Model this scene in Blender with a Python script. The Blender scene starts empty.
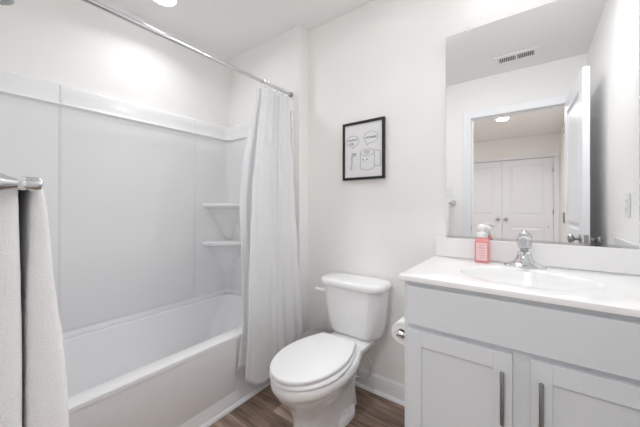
import bpy, bmesh, math, random
from mathutils import Vector, Matrix, noise
PI = math.pi
sc = bpy.context.scene
C = sc.collection

# ---------------------------------------------------------------- camera, world, exposure
CAM_H = 1.15
cam_d = bpy.data.cameras.new('camera')
cam = bpy.data.objects.new('camera', cam_d); C.objects.link(cam)
cam.location = (0, 0, CAM_H)
cam.rotation_euler = (PI/2, 0, math.radians(36.6))
cam_d.sensor_width = 36.0
cam_d.lens = 284.0*36.0/640.0
cam_d.shift_y = -7.0/640.0
cam_d.clip_start = 0.02
sc.camera = cam

w = bpy.data.worlds.new('world'); sc.world = w
w.use_nodes = True
w.node_tree.nodes['Background'].inputs[0].default_value = (0.8, 0.85, 0.9, 1)
w.node_tree.nodes['Background'].inputs[1].default_value = 0.3

sc.view_settings.view_transform = 'Standard'
sc.view_settings.look = 'None'
sc.view_settings.gamma = 1
sc.view_settings.use_curve_mapping = False
sc.cycles.max_bounces = 16; sc.cycles.diffuse_bounces = 10; sc.cycles.glossy_bounces = 6; sc.cycles.transmission_bounces = 10
sc.view_settings.exposure = 1.20

L_TUB = 3.0      # recessed light over the tub
L_ROOM_FILL = 10.0     # fill light added over the floor in front of the vanity
P_TUB, P_ROOM_FILL, P_HALL, P_DOOR_FILL, P_VAN = 1.5, 1.45, 1.6, 5.5, 1.4     # watts of the lamps inside the fixtures, real and added
L_HALL = 35.0     # recessed light in the hall and the fill cans added there
L_VAN = 1.0      # glass shades of the vanity light

# ---------------------------------------------------------------- materials
def mat(name, col, rough=0.5, metal=0.0, bump=0.0, bscale=60, var=0.0, vscale=4, coat=0.0, spec=0.5, detail=3, emit=None, alpha_trans=0.0, ior=1.45):
    m = bpy.data.materials.new(name); m.use_nodes = True
    nt = m.node_tree; b = nt.nodes['Principled BSDF']
    b.inputs['Base Color'].default_value = (*col, 1)
    b.inputs['Roughness'].default_value = rough
    b.inputs['Metallic'].default_value = metal
    b.inputs['Coat Weight'].default_value = coat
    b.inputs['Coat Roughness'].default_value = 0.08
    b.inputs['Specular IOR Level'].default_value = spec
    b.inputs['Transmission Weight'].default_value = alpha_trans
    b.inputs['IOR'].default_value = ior
    if emit:
        b.inputs['Emission Color'].default_value = (*emit[:3], 1)
        b.inputs['Emission Strength'].default_value = emit[3]
    if bump or var:
        tc = nt.nodes.new('ShaderNodeTexCoord')
    if bump:
        n = nt.nodes.new('ShaderNodeTexNoise'); n.inputs['Scale'].default_value = bscale; n.inputs['Detail'].default_value = detail
        bp = nt.nodes.new('ShaderNodeBump'); bp.inputs['Strength'].default_value = bump; bp.inputs['Distance'].default_value = 0.003
        nt.links.new(tc.outputs['Object'], n.inputs['Vector'])
        nt.links.new(n.outputs['Fac'], bp.inputs['Height'])
        nt.links.new(bp.outputs['Normal'], b.inputs['Normal'])
    if var:
        n = nt.nodes.new('ShaderNodeTexNoise'); n.inputs['Scale'].default_value = vscale; n.inputs['Detail'].default_value = 4
        mx = nt.nodes.new('ShaderNodeMix'); mx.data_type = 'RGBA'
        mx.inputs['A'].default_value = (*[c*(1-var) for c in col], 1)
        mx.inputs['B'].default_value = (*[min(1, c*(1+var)) for c in col], 1)
        nt.links.new(tc.outputs['Object'], n.inputs['Vector'])
        nt.links.new(n.outputs['Fac'], mx.inputs['Factor'])
        nt.links.new(mx.outputs['Result'], b.inputs['Base Color'])
    return m

M = {}
M['wall'] = mat('wall_paint', (0.895, 0.885, 0.870), 0.75, bump=0.08, bscale=220, var=0.01)
M['ceiling'] = mat('ceiling_paint', (0.88, 0.875, 0.865), 0.85, bump=0.08, bscale=200, var=0.01)
M['trim'] = mat('trim_paint', (0.85, 0.86, 0.88), 0.35, bump=0.02, bscale=40, var=0.01)
M['door'] = mat('door_paint', (0.84, 0.85, 0.88), 0.35, bump=0.03, bscale=80, var=0.01)
M['acrylic'] = mat('tub_acrylic', (0.87, 0.875, 0.885), 0.16, coat=0.5, var=0.008)
M['surround'] = mat('surround_acrylic', (0.87, 0.875, 0.885), 0.24, coat=0.25, bump=0.01, bscale=8, var=0.008)
M['porcelain'] = mat('porcelain', (0.88, 0.885, 0.89), 0.12, coat=0.6, var=0.006)
M['seat'] = mat('seat_plastic', (0.88, 0.885, 0.89), 0.28, var=0.006)
M['marble'] = mat('cultured_marble', (0.86, 0.86, 0.86), 0.2, coat=0.4, var=0.012, vscale=3)
M['cabinet'] = mat('cabinet_paint', (0.72, 0.745, 0.772), 0.38, bump=0.02, bscale=90, var=0.012)
M['chrome'] = mat('chrome', (0.70, 0.71, 0.73), 0.06, metal=1, var=0.01)
M['nickel'] = mat('dark_nickel', (0.34, 0.34, 0.35), 0.3, metal=1, var=0.02)
M['knob'] = mat('satin_nickel', (0.42, 0.41, 0.40), 0.28, metal=1, var=0.02)
M['black'] = mat('frame_black', (0.018, 0.017, 0.017), 0.4, bump=0.03, bscale=120, var=0.05)
M['ink'] = mat('ink', (0.10, 0.10, 0.105), 0.7, var=0.05)
M['paper'] = mat('print_paper', (0.80, 0.80, 0.82), 0.5, var=0.006)
M['tissue'] = mat('tissue', (0.86, 0.85, 0.84), 0.9, bump=0.15, bscale=300, var=0.01)
M['card'] = mat('cardboard', (0.55, 0.48, 0.40), 0.9, var=0.05)
M['plastic'] = mat('white_plastic', (0.84, 0.84, 0.84), 0.3, var=0.006)
M['slot'] = mat('dark_slot', (0.03, 0.03, 0.03), 0.7, var=0.05)
M['ventdark'] = mat('vent_duct', (0.16, 0.16, 0.155), 0.8, var=0.05)
M['soap'] = mat('pink_soap', (0.86, 0.33, 0.33), 0.12, coat=0.6, var=0.02, alpha_trans=0.15)
M['label'] = mat('soap_label', (0.88, 0.60, 0.60), 0.5, var=0.01)
M['labeltext'] = mat('soap_label_ink', (0.55, 0.25, 0.28), 0.6, var=0.01)
M['bin'] = mat('grey_bin_plastic', (0.42, 0.41, 0.41), 0.4, var=0.02)
M['mirror'] = mat('mirror_silver', (0.90, 0.91, 0.91), 0.0, metal=1)
M['acr'] = mat('clear_acrylic', (0.93, 0.94, 0.95), 0.03, alpha_trans=0.85, ior=1.49)
M['lens_tub'] = mat('light_lens', (1, 1, 1), 0.5, emit=(0.98, 0.99, 1.0, L_TUB))
M['lens_hall'] = mat('light_lens_hall', (1, 1, 1), 0.5, emit=(0.98, 0.99, 1.0, L_HALL))
M['lens_room_fill'] = mat('fill_lens_room', (1, 1, 1), 0.5, emit=(0.98, 0.99, 1.0, L_ROOM_FILL))
M['shade'] = mat('glass_shade', (1, 1, 1), 0.5, emit=(0.98, 0.99, 1.0, L_VAN))
M['hose'] = mat('braided_hose', (0.74, 0.73, 0.71), 0.45, metal=0.0, bump=0.3, bscale=400, var=0.05)

# towel: fluffy
M['towel'] = mat('terry', (0.90, 0.90, 0.90), 0.95, bump=0.5, bscale=300, var=0.03, vscale=30, spec=0.15, detail=5)
tb = M['towel'].node_tree.nodes['Principled BSDF']; tb.inputs['Sheen Weight'].default_value = 0.4

def cloth(name, col, tr):
    m = mat(name, col, 0.75, bump=0.25, bscale=28, var=0.008, spec=0.25, detail=2)
    nt = m.node_tree; b = nt.nodes['Principled BSDF']; out = nt.nodes['Material Output']
    t = nt.nodes.new('ShaderNodeBsdfTranslucent'); t.inputs[0].default_value = (*col, 1)
    mx = nt.nodes.new('ShaderNodeMixShader'); mx.inputs[0].default_value = tr
    nt.links.new(b.outputs[0], mx.inputs[1]); nt.links.new(t.outputs[0], mx.inputs[2]); nt.links.new(mx.outputs[0], out.inputs['Surface'])
    return m
M['curtain'] = cloth('curtain_fabric', (0.93, 0.935, 0.94), 0.3)
M['liner'] = cloth('liner_vinyl', (0.93, 0.935, 0.945), 0.25)

def floor_mat():
    m = bpy.data.materials.new('wood_plank_vinyl'); m.use_nodes = True
    nt = m.node_tree; N = nt.nodes; Lk = nt.links; b = N['Principled BSDF']
    tc = N.new('ShaderNodeTexCoord')
    br = N.new('ShaderNodeTexBrick'); br.offset = 0.37; br.offset_frequency = 2
    br.inputs['Scale'].default_value = 1; br.inputs['Brick Width'].default_value = 0.95; br.inputs['Row Height'].default_value = 0.15
    br.inputs['Mortar Size'].default_value = 0.0012; br.inputs['Mortar Smooth'].default_value = 0.2
    br.inputs['Color1'].default_value = (0.0, 0.0, 0.0, 1); br.inputs['Color2'].default_value = (1, 1, 1, 1); br.inputs['Mortar'].default_value = (0.2, 0.2, 0.2, 1)
    mp0 = N.new('ShaderNodeMapping'); mp0.inputs['Location'].default_value = (0.3, 0.02, 0)
    Lk.new(tc.outputs['Object'], mp0.inputs['Vector']); Lk.new(mp0.outputs[0], br.inputs['Vector'])
    # grain: stretched noise shifted per plank
    mp = N.new('ShaderNodeMapping'); mp.inputs['Scale'].default_value = (2.2, 22, 1)
    add = N.new('ShaderNodeVectorMath'); add.operation = 'MULTIPLY_ADD'
    add.inputs[1].default_value = (7, 7, 7)
    Lk.new(br.outputs['Color'], add.inputs[0]); Lk.new(tc.outputs['Object'], add.inputs[2])
    Lk.new(add.outputs[0], mp.inputs['Vector'])
    n1 = N.new('ShaderNodeTexNoise'); n1.inputs['Scale'].default_value = 2.0; n1.inputs['Detail'].default_value = 7; n1.inputs['Distortion'].default_value = 0.6
    Lk.new(mp.outputs[0], n1.inputs['Vector'])
    mpb = N.new('ShaderNodeMapping'); mpb.inputs['Scale'].default_value = (1.5, 5, 1); Lk.new(add.outputs[0], mpb.inputs['Vector'])
    n2 = N.new('ShaderNodeTexNoise'); n2.inputs['Scale'].default_value = 2.0; n2.inputs['Detail'].default_value = 3
    Lk.new(mpb.outputs[0], n2.inputs['Vector'])
    cr = N.new('ShaderNodeValToRGB'); e = cr.color_ramp.elements
    e[0].position = 0.30; e[0].color = (0.10, 0.064, 0.047, 1)
    e[1].position = 0.72; e[1].color = (0.62, 0.47, 0.37, 1)
    k = cr.color_ramp.elements.new(0.5); k.color = (0.285, 0.20, 0.152, 1)
    s = N.new('ShaderNodeMath'); s.operation = 'ADD'
    s1 = N.new('ShaderNodeMath'); s1.operation = 'MULTIPLY'; s1.inputs[1].default_value = 0.55; Lk.new(n1.outputs['Fac'], s1.inputs[0])
    s2 = N.new('ShaderNodeMath'); s2.operation = 'MULTIPLY'; s2.inputs[1].default_value = 0.45; Lk.new(n2.outputs['Fac'], s2.inputs[0])
    Lk.new(s1.outputs[0], s.inputs[0]); Lk.new(s2.outputs[0], s.inputs[1])
    s3 = N.new('ShaderNodeMath'); s3.operation = 'MULTIPLY_ADD'; s3.inputs[1].default_value = 0.22
    sub = N.new('ShaderNodeMath'); sub.operation = 'SUBTRACT'; sub.inputs[1].default_value = 0.11
    Lk.new(br.outputs['Color'], s3.inputs[0]); Lk.new(s.outputs[0], sub.inputs[0]); Lk.new(sub.outputs[0], s3.inputs[2])
    Lk.new(s3.outputs[0], cr.inputs[0])
    mx = N.new('ShaderNodeMix'); mx.data_type = 'RGBA'; mx.inputs['B'].default_value = (0.05, 0.036, 0.03, 1)
    Lk.new(br.outputs['Fac'], mx.inputs['Factor']); Lk.new(cr.outputs[0], mx.inputs['A']); Lk.new(mx.outputs['Result'], b.inputs['Base Color'])
    b.inputs['Roughness'].default_value = 0.42
    bp = N.new('ShaderNodeBump'); bp.inputs['Strength'].default_value = 0.15; bp.inputs['Distance'].default_value = 0.002
    Lk.new(n1.outputs['Fac'], bp.inputs['Height']); Lk.new(bp.outputs[0], b.inputs['Normal'])
    return m
M['floor'] = floor_mat()

# ---------------------------------------------------------------- helpers
def thing(name, label, cat, loc=(0, 0, 0), group=None):
    o = bpy.data.objects.new(name, None); C.objects.link(o)
    o.location = loc; o['label'] = label; o['category'] = cat; o.empty_display_size = 0.05
    if group: o['group'] = group
    return o
def tag(o, label, cat, group=None):
    o['label'] = label; o['category'] = cat
    if group: o['group'] = group
    return o
def obj(name, bm, m, parent=None, smooth=False, bevel=0, seg=3, subd=0, angle=35, label=None):
    """vertices are given in world coordinates; re-expressed in the thing's frame"""
    bmesh.ops.recalc_face_normals(bm, faces=bm.faces)
    off = Vector((0, 0, 0))
    p = parent
    while p is not None:
        off += p.location; p = p.parent
    if parent is None and len(bm.verts):
        cs = [v.co for v in bm.verts]
        off = Vector(((min(c.x for c in cs)+max(c.x for c in cs))/2, (min(c.y for c in cs)+max(c.y for c in cs))/2, min(c.z for c in cs)))
    for v in bm.verts: v.co -= off
    me = bpy.data.meshes.new(name); bm.to_mesh(me); bm.free()
    o = bpy.data.objects.new(name, me); C.objects.link(o)
    if parent is not None: o.parent = parent
    else: o.location = off
    me.materials.append(m)
    if smooth or subd or bevel:
        for f in me.polygons: f.use_smooth = True
    if bevel:
        b = o.modifiers.new('bevel', 'BEVEL'); b.width = bevel; b.segments = seg; b.limit_method = 'ANGLE'; b.angle_limit = math.radians(30)
        b.harden_normals = True
    if subd:
        s = o.modifiers.new('sub', 'SUBSURF'); s.levels = subd; s.render_levels = subd
    if smooth and not subd and not bevel and angle < 180:
        bm2 = bmesh.new(); bm2.from_mesh(me)
        for e in bm2.edges:
            if len(e.link_faces) == 2 and e.calc_face_angle(0) > math.radians(angle): e.smooth = False
        bm2.to_mesh(me); bm2.free()
    if label: o['label'] = label
    return o
def struct(name, bm, m, parent=None, **k):
    o = obj(name, bm, m, parent, **k)
    if parent is None: o['kind'] = 'structure'
    return o
def box(bm, x0, x1, y0, y1, z0, z1):
    vs = [bm.verts.new(p) for p in ((x0,y0,z0),(x1,y0,z0),(x1,y1,z0),(x0,y1,z0),(x0,y0,z1),(x1,y0,z1),(x1,y1,z1),(x0,y1,z1))]
    for f in ((0,3,2,1),(4,5,6,7),(0,1,5,4),(1,2,6,5),(2,3,7,6),(3,0,4,7)): bm.faces.new([vs[i] for i in f])
    return vs
def B(*boxes):
    bm = bmesh.new()
    for b in boxes: box(bm, *b)
    return bm
def loft(bm, rings, cap0=True, cap1=True, closed=True):
    R = [[bm.verts.new(p) for p in r] for r in rings]
    n = len(R[0])
    for a, b in zip(R[:-1], R[1:]):
        for i in range(n if closed else n-1):
            j = (i+1) % n
            bm.faces.new((a[i], a[j], b[j], b[i]))
    if cap0: bm.faces.new(list(reversed(R[0])))
    if cap1: bm.faces.new(R[-1])
    return R
def frame_of(d):
    d = Vector(d).normalized()
    a = Vector((0, 0, 1)) if abs(d.z) < 0.9 else Vector((1, 0, 0))
    u = d.cross(a).normalized(); v = d.cross(u).normalized()
    return d, u, v
def lathe(bm, origin, axis, prof, n=32, cap0=True, cap1=True):
    """prof: (distance along axis, radius)"""
    d, u, v = frame_of(axis); o = Vector(origin)
    rings = []
    for t, r in prof:
        rings.append([o + d*t + (u*math.cos(2*PI*i/n) + v*math.sin(2*PI*i/n))*max(r, 1e-4) for i in range(n)])
    return loft(bm, rings, cap0, cap1)
def cyl(bm, a, b, r, n=24):
    a = Vector(a); b = Vector(b)
    lathe(bm, a, b-a, [(0, r), ((b-a).length, r)], n)
def catmull(pts, k=8):
    P = [Vector(p) for p in pts]; P = [2*P[0]-P[1]] + P + [2*P[-1]-P[-2]]
    out = []
    for i in range(1, len(P)-2):
        for j in range(k):
            t = j/k
            out.append(0.5*((2*P[i]) + (P[i+1]-P[i-1])*t + (2*P[i-1]-5*P[i]+4*P[i+1]-P[i+2])*t*t + (3*P[i]-P[i-1]-3*P[i+1]+P[i+2])*t**3))
    out.append(P[-2]); return out
def tube(bm, pts, r, n=12, radii=None):
    rings = []; ref = None
    for i, p in enumerate(pts):
        p = Vector(p)
        d = (Vector(pts[min(i+1, len(pts)-1)]) - Vector(pts[max(i-1, 0)])).normalized()
        if ref is None: _, u, v = frame_of(d)
        else:
            u = (ref - d*ref.dot(d)).normalized(); v = d.cross(u)
        ref = u
        rr = radii[i] if radii else r
        rings.append([p + (u*math.cos(2*PI*k/n) + v*math.sin(2*PI*k/n))*rr for k in range(n)])
    loft(bm, rings)
def rrect(x0, x1, y0, y1, z, r, n=8):
    """rounded rectangle ring, 4*(n+1) vertices"""
    r = min(r, (x1-x0)/2-1e-4, (y1-y0)/2-1e-4)
    out = []
    for cx, cy, a0 in ((x1-r, y1-r, 0), (x0+r, y1-r, 90), (x0+r, y0+r, 180), (x1-r, y0+r, 270)):
        for i in range(n+1):
            a = math.radians(a0 + 90*i/n); out.append((cx+r*math.cos(a), cy+r*math.sin(a), z))
    return out

# ---------------------------------------------------------------- room shell
D = 1.63        # mirror wall
YA = 1.535      # end wall of the tub alcove
XL = -2.134     # left wall
XR = 0.381      # right wall
XJ = -1.322     # return of the alcove wall
YF = -0.012     # doorway wall, room side
CE = 2.44
HY = -3.25      # far wall of the hall
HX0, HX1 = -2.3, 0.41
DX0, DX1 = -0.494, 0.268
T = 0.1
struct('floor', B((XL-T, 0.50, HY-T, D+T, -0.06, 0)), M['floor'])
struct('ceiling', B((XL-T, 0.50, HY-T, D+T, CE, CE+0.06)), M['ceiling'])
struct('wall_back', B((XJ, XR+T, D, D+T, 0, CE)), M['wall'])
struct('wall_alcove', B((XL-T, XJ, YA, YA+T+0.095, 0, CE)), M['wall'])
struct('wall_left', B((XL-T, XL, YF-0.12, YA, 0, CE)), M['wall'])
struct('wall_right', B((XR, XR+T, YF, D, 0, CE)), M['wall'])
struct('wall_front', B((XL-T, DX0-0.02, YF-0.12, YF, 0, CE), (DX1+0.02, XR+T, YF-0.12, YF, 0, CE), (DX0-0.02, DX1+0.02, YF-0.12, YF, 2.07, CE)), M['wall'])
struct('wall_hall_left', B((HX0-T, HX0, HY, YF-0.12, 0, CE)), M['wall'])
struct('wall_hall_right', B((HX1, HX1+T, HY, YF-0.12, 0, CE)), M['wall'])
CX0, CX1 = -1.222, 0.324
struct('wall_hall_far', B((HX0-T, CX0-0.01, HY-T, HY, 0, CE), (CX1+0.01, HX1+T, HY-T, HY, 0, CE), (CX0-0.01, CX1+0.01, HY-T, HY, 2.045, CE), (CX0-0.01, CX1+0.01, HY-T-0.02, HY-T, 0, 2.045)), M['wall'])

# casings: a moulded profile mitred around three sides
def casing(x0, x1, ztop, y, ny, wdt=0.072):
    """x0,x1 opening edges; moulding profile (offset from opening, projection)"""
    prof = [(0.0, 0.0), (0.0, 0.009), (0.006, 0.011), (0.02, 0.012), (0.05, 0.016), (0.062, 0.019), (wdt-0.002, 0.019), (wdt, 0.016), (wdt, 0.0)]
    bm = bmesh.new()
    secs = []
    for (cx, cz, sx, sz) in ((x0, 0, -1, 0), (x0, ztop, -1, 1), (x1, ztop, 1, 1), (x1, 0, 1, 0)):
        secs.append([(cx+sx*o, y+ny*p, cz+sz*o) for o, p in prof])
    loft(bm, secs)
    return bm
struct('trim_1', casing(DX0, DX1, 2.05, YF, 1), M['trim'], smooth=True, angle=25)
struct('trim_2', casing(DX0, DX1, 2.05, YF-0.12, -1), M['trim'], smooth=True, angle=25)
struct('trim_3', B((DX0-0.019, DX0, YF-0.12, YF, 0, 2.05), (DX1, DX1+0.019, YF-0.12, YF, 0, 2.05), (DX0-0.019, DX1+0.019, YF-0.12, YF, 2.05, 2.069),
                   (DX0, DX0+0.011, YF-0.085, YF-0.045, 0, 2.05), (DX1-0.011, DX1, YF-0.085, YF-0.045, 0, 2.05), (DX0+0.011, DX1-0.011, YF-0.085, YF-0.045, 2.039, 2.05)), M['trim'], bevel=0.0015)
struct('trim_4', casing(CX0, CX1, 2.035, HY, 1), M['trim'], smooth=True, angle=25)

# baseboards with shoe moulding
def board(name, a, b, n, h=0.105, shoe=True):
    """a,b ends along the wall foot, n = direction into the room"""
    prof = [(0, 0), (0.012, 0), (0.012, h*0.74), (0.009, h*0.82), (0.0095, h*0.88), (0.005, h*0.96), (0.003, h), (0, h)]
    bm = bmesh.new()
    loft(bm, [[(p[0]+n[0]*o, p[1]+n[1]*o, z) for o, z in prof] for p in (a, b)])
    o1 = struct(name, bm, M['trim'], smooth=True, angle=20)
    if shoe:
        r = 0.017
        prof = [(0.0125, 0.0)] + [(0.0125+r*math.cos(t*PI/12), r*math.sin(t*PI/12)) for t in range(7)]
        bm = bmesh.new()
        loft(bm, [[(p[0]+n[0]*o, p[1]+n[1]*o, z) for o, z in prof] for p in (a, b)])
        struct('trim_shoe_' + name.split('_', 1)[1], bm, M['trim'], smooth=True, angle=40)
board('baseboard_back', (XJ+0.02, D-0.001), (-0.403, D-0.001), (0, -1))
board('baseboard_front', (-1.32, YF+0.001), (DX0-0.075, YF+0.001), (0, 1))
board('baseboard_right', (XR-0.001, YF+0.03), (XR-0.001, 1.08), (-1, 0), shoe=False)
board('baseboard_hall_right', (HX1-0.001, HY+0.03), (HX1-0.001, YF-0.16), (-1, 0), shoe=False)
board('baseboard_hall_left', (HX0+0.001, HY+0.03), (HX0+0.001, YF-0.16), (1, 0), shoe=False)

# ---------------------------------------------------------------- panelled doors
def leaf_mesh(wd, h, th=0.035):
    """two-panel door leaf: x 0..wd, y 0..th, z 0..h"""
    bm = bmesh.new()
    st = 0.125; cuts = ((0.20, 0.76), (0.98, h-0.11))
    y1 = th-0.013
    box(bm, 0.0005, wd-0.0005, 0.013, y1, 0.0005, h-0.0005)
    for x0, x1, z0, z1 in ((0, st, 0, h), (wd-st, wd, 0, h), (st, wd-st, 0, cuts[0][0]), (st, wd-st, cuts[0][1], cuts[1][0]), (st, wd-st, cuts[1][1], h)):
        box(bm, x0, x1, 0, th, z0, z1)
    for z0, z1 in cuts:                      # raised fields with sloped edges
        for ya, yb in ((0.013, 0.004), (y1, th-0.004)):
            o, i = 0.018, 0.045
            loft(bm, [[(st+o, ya, z0+o), (wd-st-o, ya, z0+o), (wd-st-o, ya, z1-o), (st+o, ya, z1-o)],
                      [(st+i, yb, z0+i), (wd-st-i, yb, z0+i), (wd-st-i, yb, z1-i), (st+i, yb, z1-i)]])
            for (a0, a1, b0, b1) in ((st, wd-st, z0, z0+0.01), (st, wd-st, z1-0.01, z1), (st, st+0.01, z0, z1), (wd-st-0.01, wd-st, z0, z1)):
                box(bm, a0, a1, min(ya, (ya+yb)/2), max(ya, (ya+yb)/2), b0, b1)
    return bm
def knob_mesh(side, th=0.035, pos=(0, 0, 0)):
    bm = bmesh.new(); s = -1 if side < 0 else 1
    y = 0 if side < 0 else th
    lathe(bm, (pos[0], pos[1]+y, pos[2]), (0, s, 0), [(0, 0.032), (0.006, 0.032), (0.010, 0.026), (0.012, 0.012), (0.030, 0.011), (0.035, 0.018), (0.042, 0.026), (0.052, 0.029), (0.060, 0.026), (0.066, 0.015), (0.068, 0.004)], 28)
    return bm
def local_part(name, bm, m, parent, **k):
    p = obj(name, bm, m, None, **k); p.location = p.location  # keep own origin
    p.parent = parent
    if 'kind' in p: del p['kind']
    return p
def hinge_mesh(x, y, z):
    bm = bmesh.new()
    cyl(bm, (x, y, z), (x, y, z+0.09), 0.006, 12); box(bm, x-0.012, x+0.012, y-0.001, y+0.002, z, z+0.09)
    return bm

# bathroom door, swung open along the right wall
d1 = obj('door_1', leaf_mesh(0.77, 2.035), M['door'], None)
# recentre mesh to hinge corner at floor
off = d1.location.copy()
for v in d1.data.vertices: v.co += off
ang = math.radians(87.6)
d1.location = (0.268, 0.016, 0.008); d1.rotation_euler = (0, 0, ang)
d1['kind'] = 'structure'
for s in (-1, 1):
    local_part('door_knob', knob_mesh(s, pos=(0.715, 0, 0.93)), M['knob'], d1, smooth=True)
local_part('latch_plate', B((0.7695, 0.771, 0.005, 0.030, 0.90, 0.96)), M['knob'], d1)
for z in (0.2, 1.0, 1.78):
    local_part('hinge', hinge_mesh(-0.004, 0.040, z), M['knob'], d1, smooth=True)
# strike plate on the opposite jamb
struct('trim_strike', B((DX0, DX0+0.0015, YF-0.040, YF-0.010, 0.90, 0.96)), M['knob'])

# closet double doors in the hall
for n, (x0, kx) in enumerate(((CX0+0.003, 0.70), (-0.447, 0.062))):
    dd = obj('door_%d' % (n+2), leaf_mesh(0.768, 2.02), M['door'], None)
    off = dd.location.copy()
    for v in dd.data.vertices: v.co += off
    dd.location = (x0, HY-0.042, 0.008); dd['kind'] = 'structure'
    local_part('door_knob', knob_mesh(1, pos=(kx, 0, 0.90)), M['knob'], dd, smooth=True)
    for z in (0.2, 1.0, 1.75):
        local_part('hinge', hinge_mesh(-0.001 if n == 0 else 0.769, 0.040, z), M['knob'], dd, smooth=True)
    if n == 1:
        bm = bmesh.new(); lathe(bm, (0.70, 0.035, 0.78), (0, 1, 0), [(0, 0.012), (0.004, 0.012), (0.006, 0.008), (0.012, 0.008), (0.013, 0.002)], 16)
        local_part('child_latch', bm, M['knob'], dd, smooth=True)

# ---------------------------------------------------------------- bathtub
TX0, TX1, TY0, TY1, TZ = -2.128, -1.374, -0.006, 1.529, 0.40
tub = thing('bathtub', 'white alcove bathtub with plain apron along the left wall', 'bathtub', ((TX0+TX1)/2, (TY0+TY1)/2, 0))
bm = bmesh.new()
ix0, ix1, iy0, iy1 = -2.088, -1.462, 0.07, 1.468
rings = []
rings.append(rrect(TX0, TX1-0.012, TY0, TY1, 0.115, 0.004, 10))
rings.append(rrect(TX0, TX1-0.009, TY0, TY1, TZ-0.040, 0.004, 10))
rings.append(rrect(TX0, TX1-0.008, TY0, TY1, TZ-0.026, 0.004, 10))
rings.append(rrect(TX0, TX1-0.001, TY0, TY1, TZ-0.022, 0.005, 10))
rings.append(rrect(TX0, TX1, TY0, TY1, TZ-0.006, 0.006, 10))
rings.append(rrect(TX0, TX1-0.002, TY0, TY1, TZ-0.0015, 0.008, 10))
rings.append(rrect(TX0, TX1-0.007, TY0, TY1, TZ, 0.010, 10))
rings.append(rrect(ix0-0.004, ix1+0.006, iy0-0.006, iy1+0.006, TZ, 0.13, 10))
rings.append(rrect(ix0-0.001, ix1+0.0015, iy0-0.002, iy1+0.002, TZ-0.0015, 0.125, 10))
rings.append(rrect(ix0, ix1, iy0, iy1, TZ-0.007, 0.12, 10))
rings.append(rrect(ix0+0.012, ix1-0.012, iy0+0.03, iy1-0.03, 0.28, 0.12, 10))
rings.append(rrect(ix0+0.028, ix1-0.028, iy0+0.07, iy1-0.09, 0.14, 0.12, 10))
rings.append(rrect(ix0+0.05, ix1-0.05, iy0+0.10, iy1-0.13, 0.085, 0.11, 10))
rings.append(rrect(ix0+0.09, ix1-0.09, iy0+0.15, iy1-0.20, 0.068, 0.09, 10))
loft(bm, rings, cap0=False)
obj('basin', bm, M['acrylic'], tub, smooth=True, angle=28)
# apron: flat face with a flared skirt at the foot, and a flat field that stops short of the far end
bm = bmesh.new()
prof = [(-0.03, 0.0), (0.004, 0.0), (0.006, 0.012), (0.002, 0.035), (-0.004, 0.07), (-0.010, 0.10), (-0.0125, 0.13), (-0.03, 0.13)]
loft(bm, [[(TX1+o, y, z) for o, z in prof] for y in (TY0, TY1)])
obj('apron_skirt', bm, M['acrylic'], tub, smooth=True, angle=50)
bm = bmesh.new()
loft(bm, [[(TX1-0.013, TY0+0.002, 0.060), (TX1-0.013, 1.045, 0.060), (TX1-0.010, 1.045, 0.377), (TX1-0.010, TY0+0.002, 0.377)],
          [(TX1-0.0035, TY0+0.002, 0.085), (TX1-0.0035, 1.038, 0.085), (TX1-0.0045, 1.038, 0.3765), (TX1-0.0045, TY0+0.002, 0.3765)]])
obj('apron_panel', bm, M['acrylic'], tub, bevel=0.002)
# floor trim bead along the tub
bm = bmesh.new()
r = 0.02
loft(bm, [[(TX1+0.0075+o, y, z) for o, z in [(0, 0)] + [(r*0.75*math.cos(t*PI/12), r*math.sin(t*PI/12)) for t in range(7)]] for y in (YF+0.002, YA-0.002)])
struct('trim_tub', bm, M['trim'], smooth=True, angle=40)

# ---------------------------------------------------------------- shower surround
sur = thing('shower_surround', 'glossy white moulded wall panels around the bathtub', 'shower surround', (XL+0.02, 0.77, 0.43))
def sweep(path, prof):
    """path: (x,y,nx,ny) with inward normal; prof: (offset,z) loop"""
    bm = bmesh.new()
    loft(bm, [[(x+nx*o, y+ny*o, z) for o, z in prof] for x, y, nx, ny in path])
    return bm
gap = 0.001
px0, py0, py1, pxe = XL+gap, YF+gap, YA-gap, -1.372
def upath(r=0.075, n=8):
    P = [(pxe, py0, 0, 1)]
    for i in range(n+1):
        a = math.radians(270 - 90*i/n)
        P.append((px0+r+r*math.cos(a), py0+r+r*math.sin(a), -math.cos(a), -math.sin(a)))
    for i in range(n+1):
        a = math.radians(180 - 90*i/n)
        P.append((px0+r+r*math.cos(a), py1-r+r*math.sin(a), -math.cos(a), -math.sin(a)))
    P.append((pxe, py1, 0, -1))
    return P
prof = [(0, 0.402), (0.022, 0.402), (0.022, 0.428), (0.0165, 0.432), (0.0165, 0.436), (0.020, 0.440), (0.020, 0.9), (0.020, 1.700), (0.022, 1.710), (0.033, 1.7145),
        (0.0365, 1.718), (0.0355, 1.7235), (0.029, 1.7275), (0.0265, 1.733), (0.0255, 1.78), (0.0250, 1.826), (0.022, 1.832), (0.016, 1.834), (0, 1.834)]
obj('wall_panel', sweep(upath(), prof), M['surround'], sur, smooth=True, angle=60)
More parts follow.
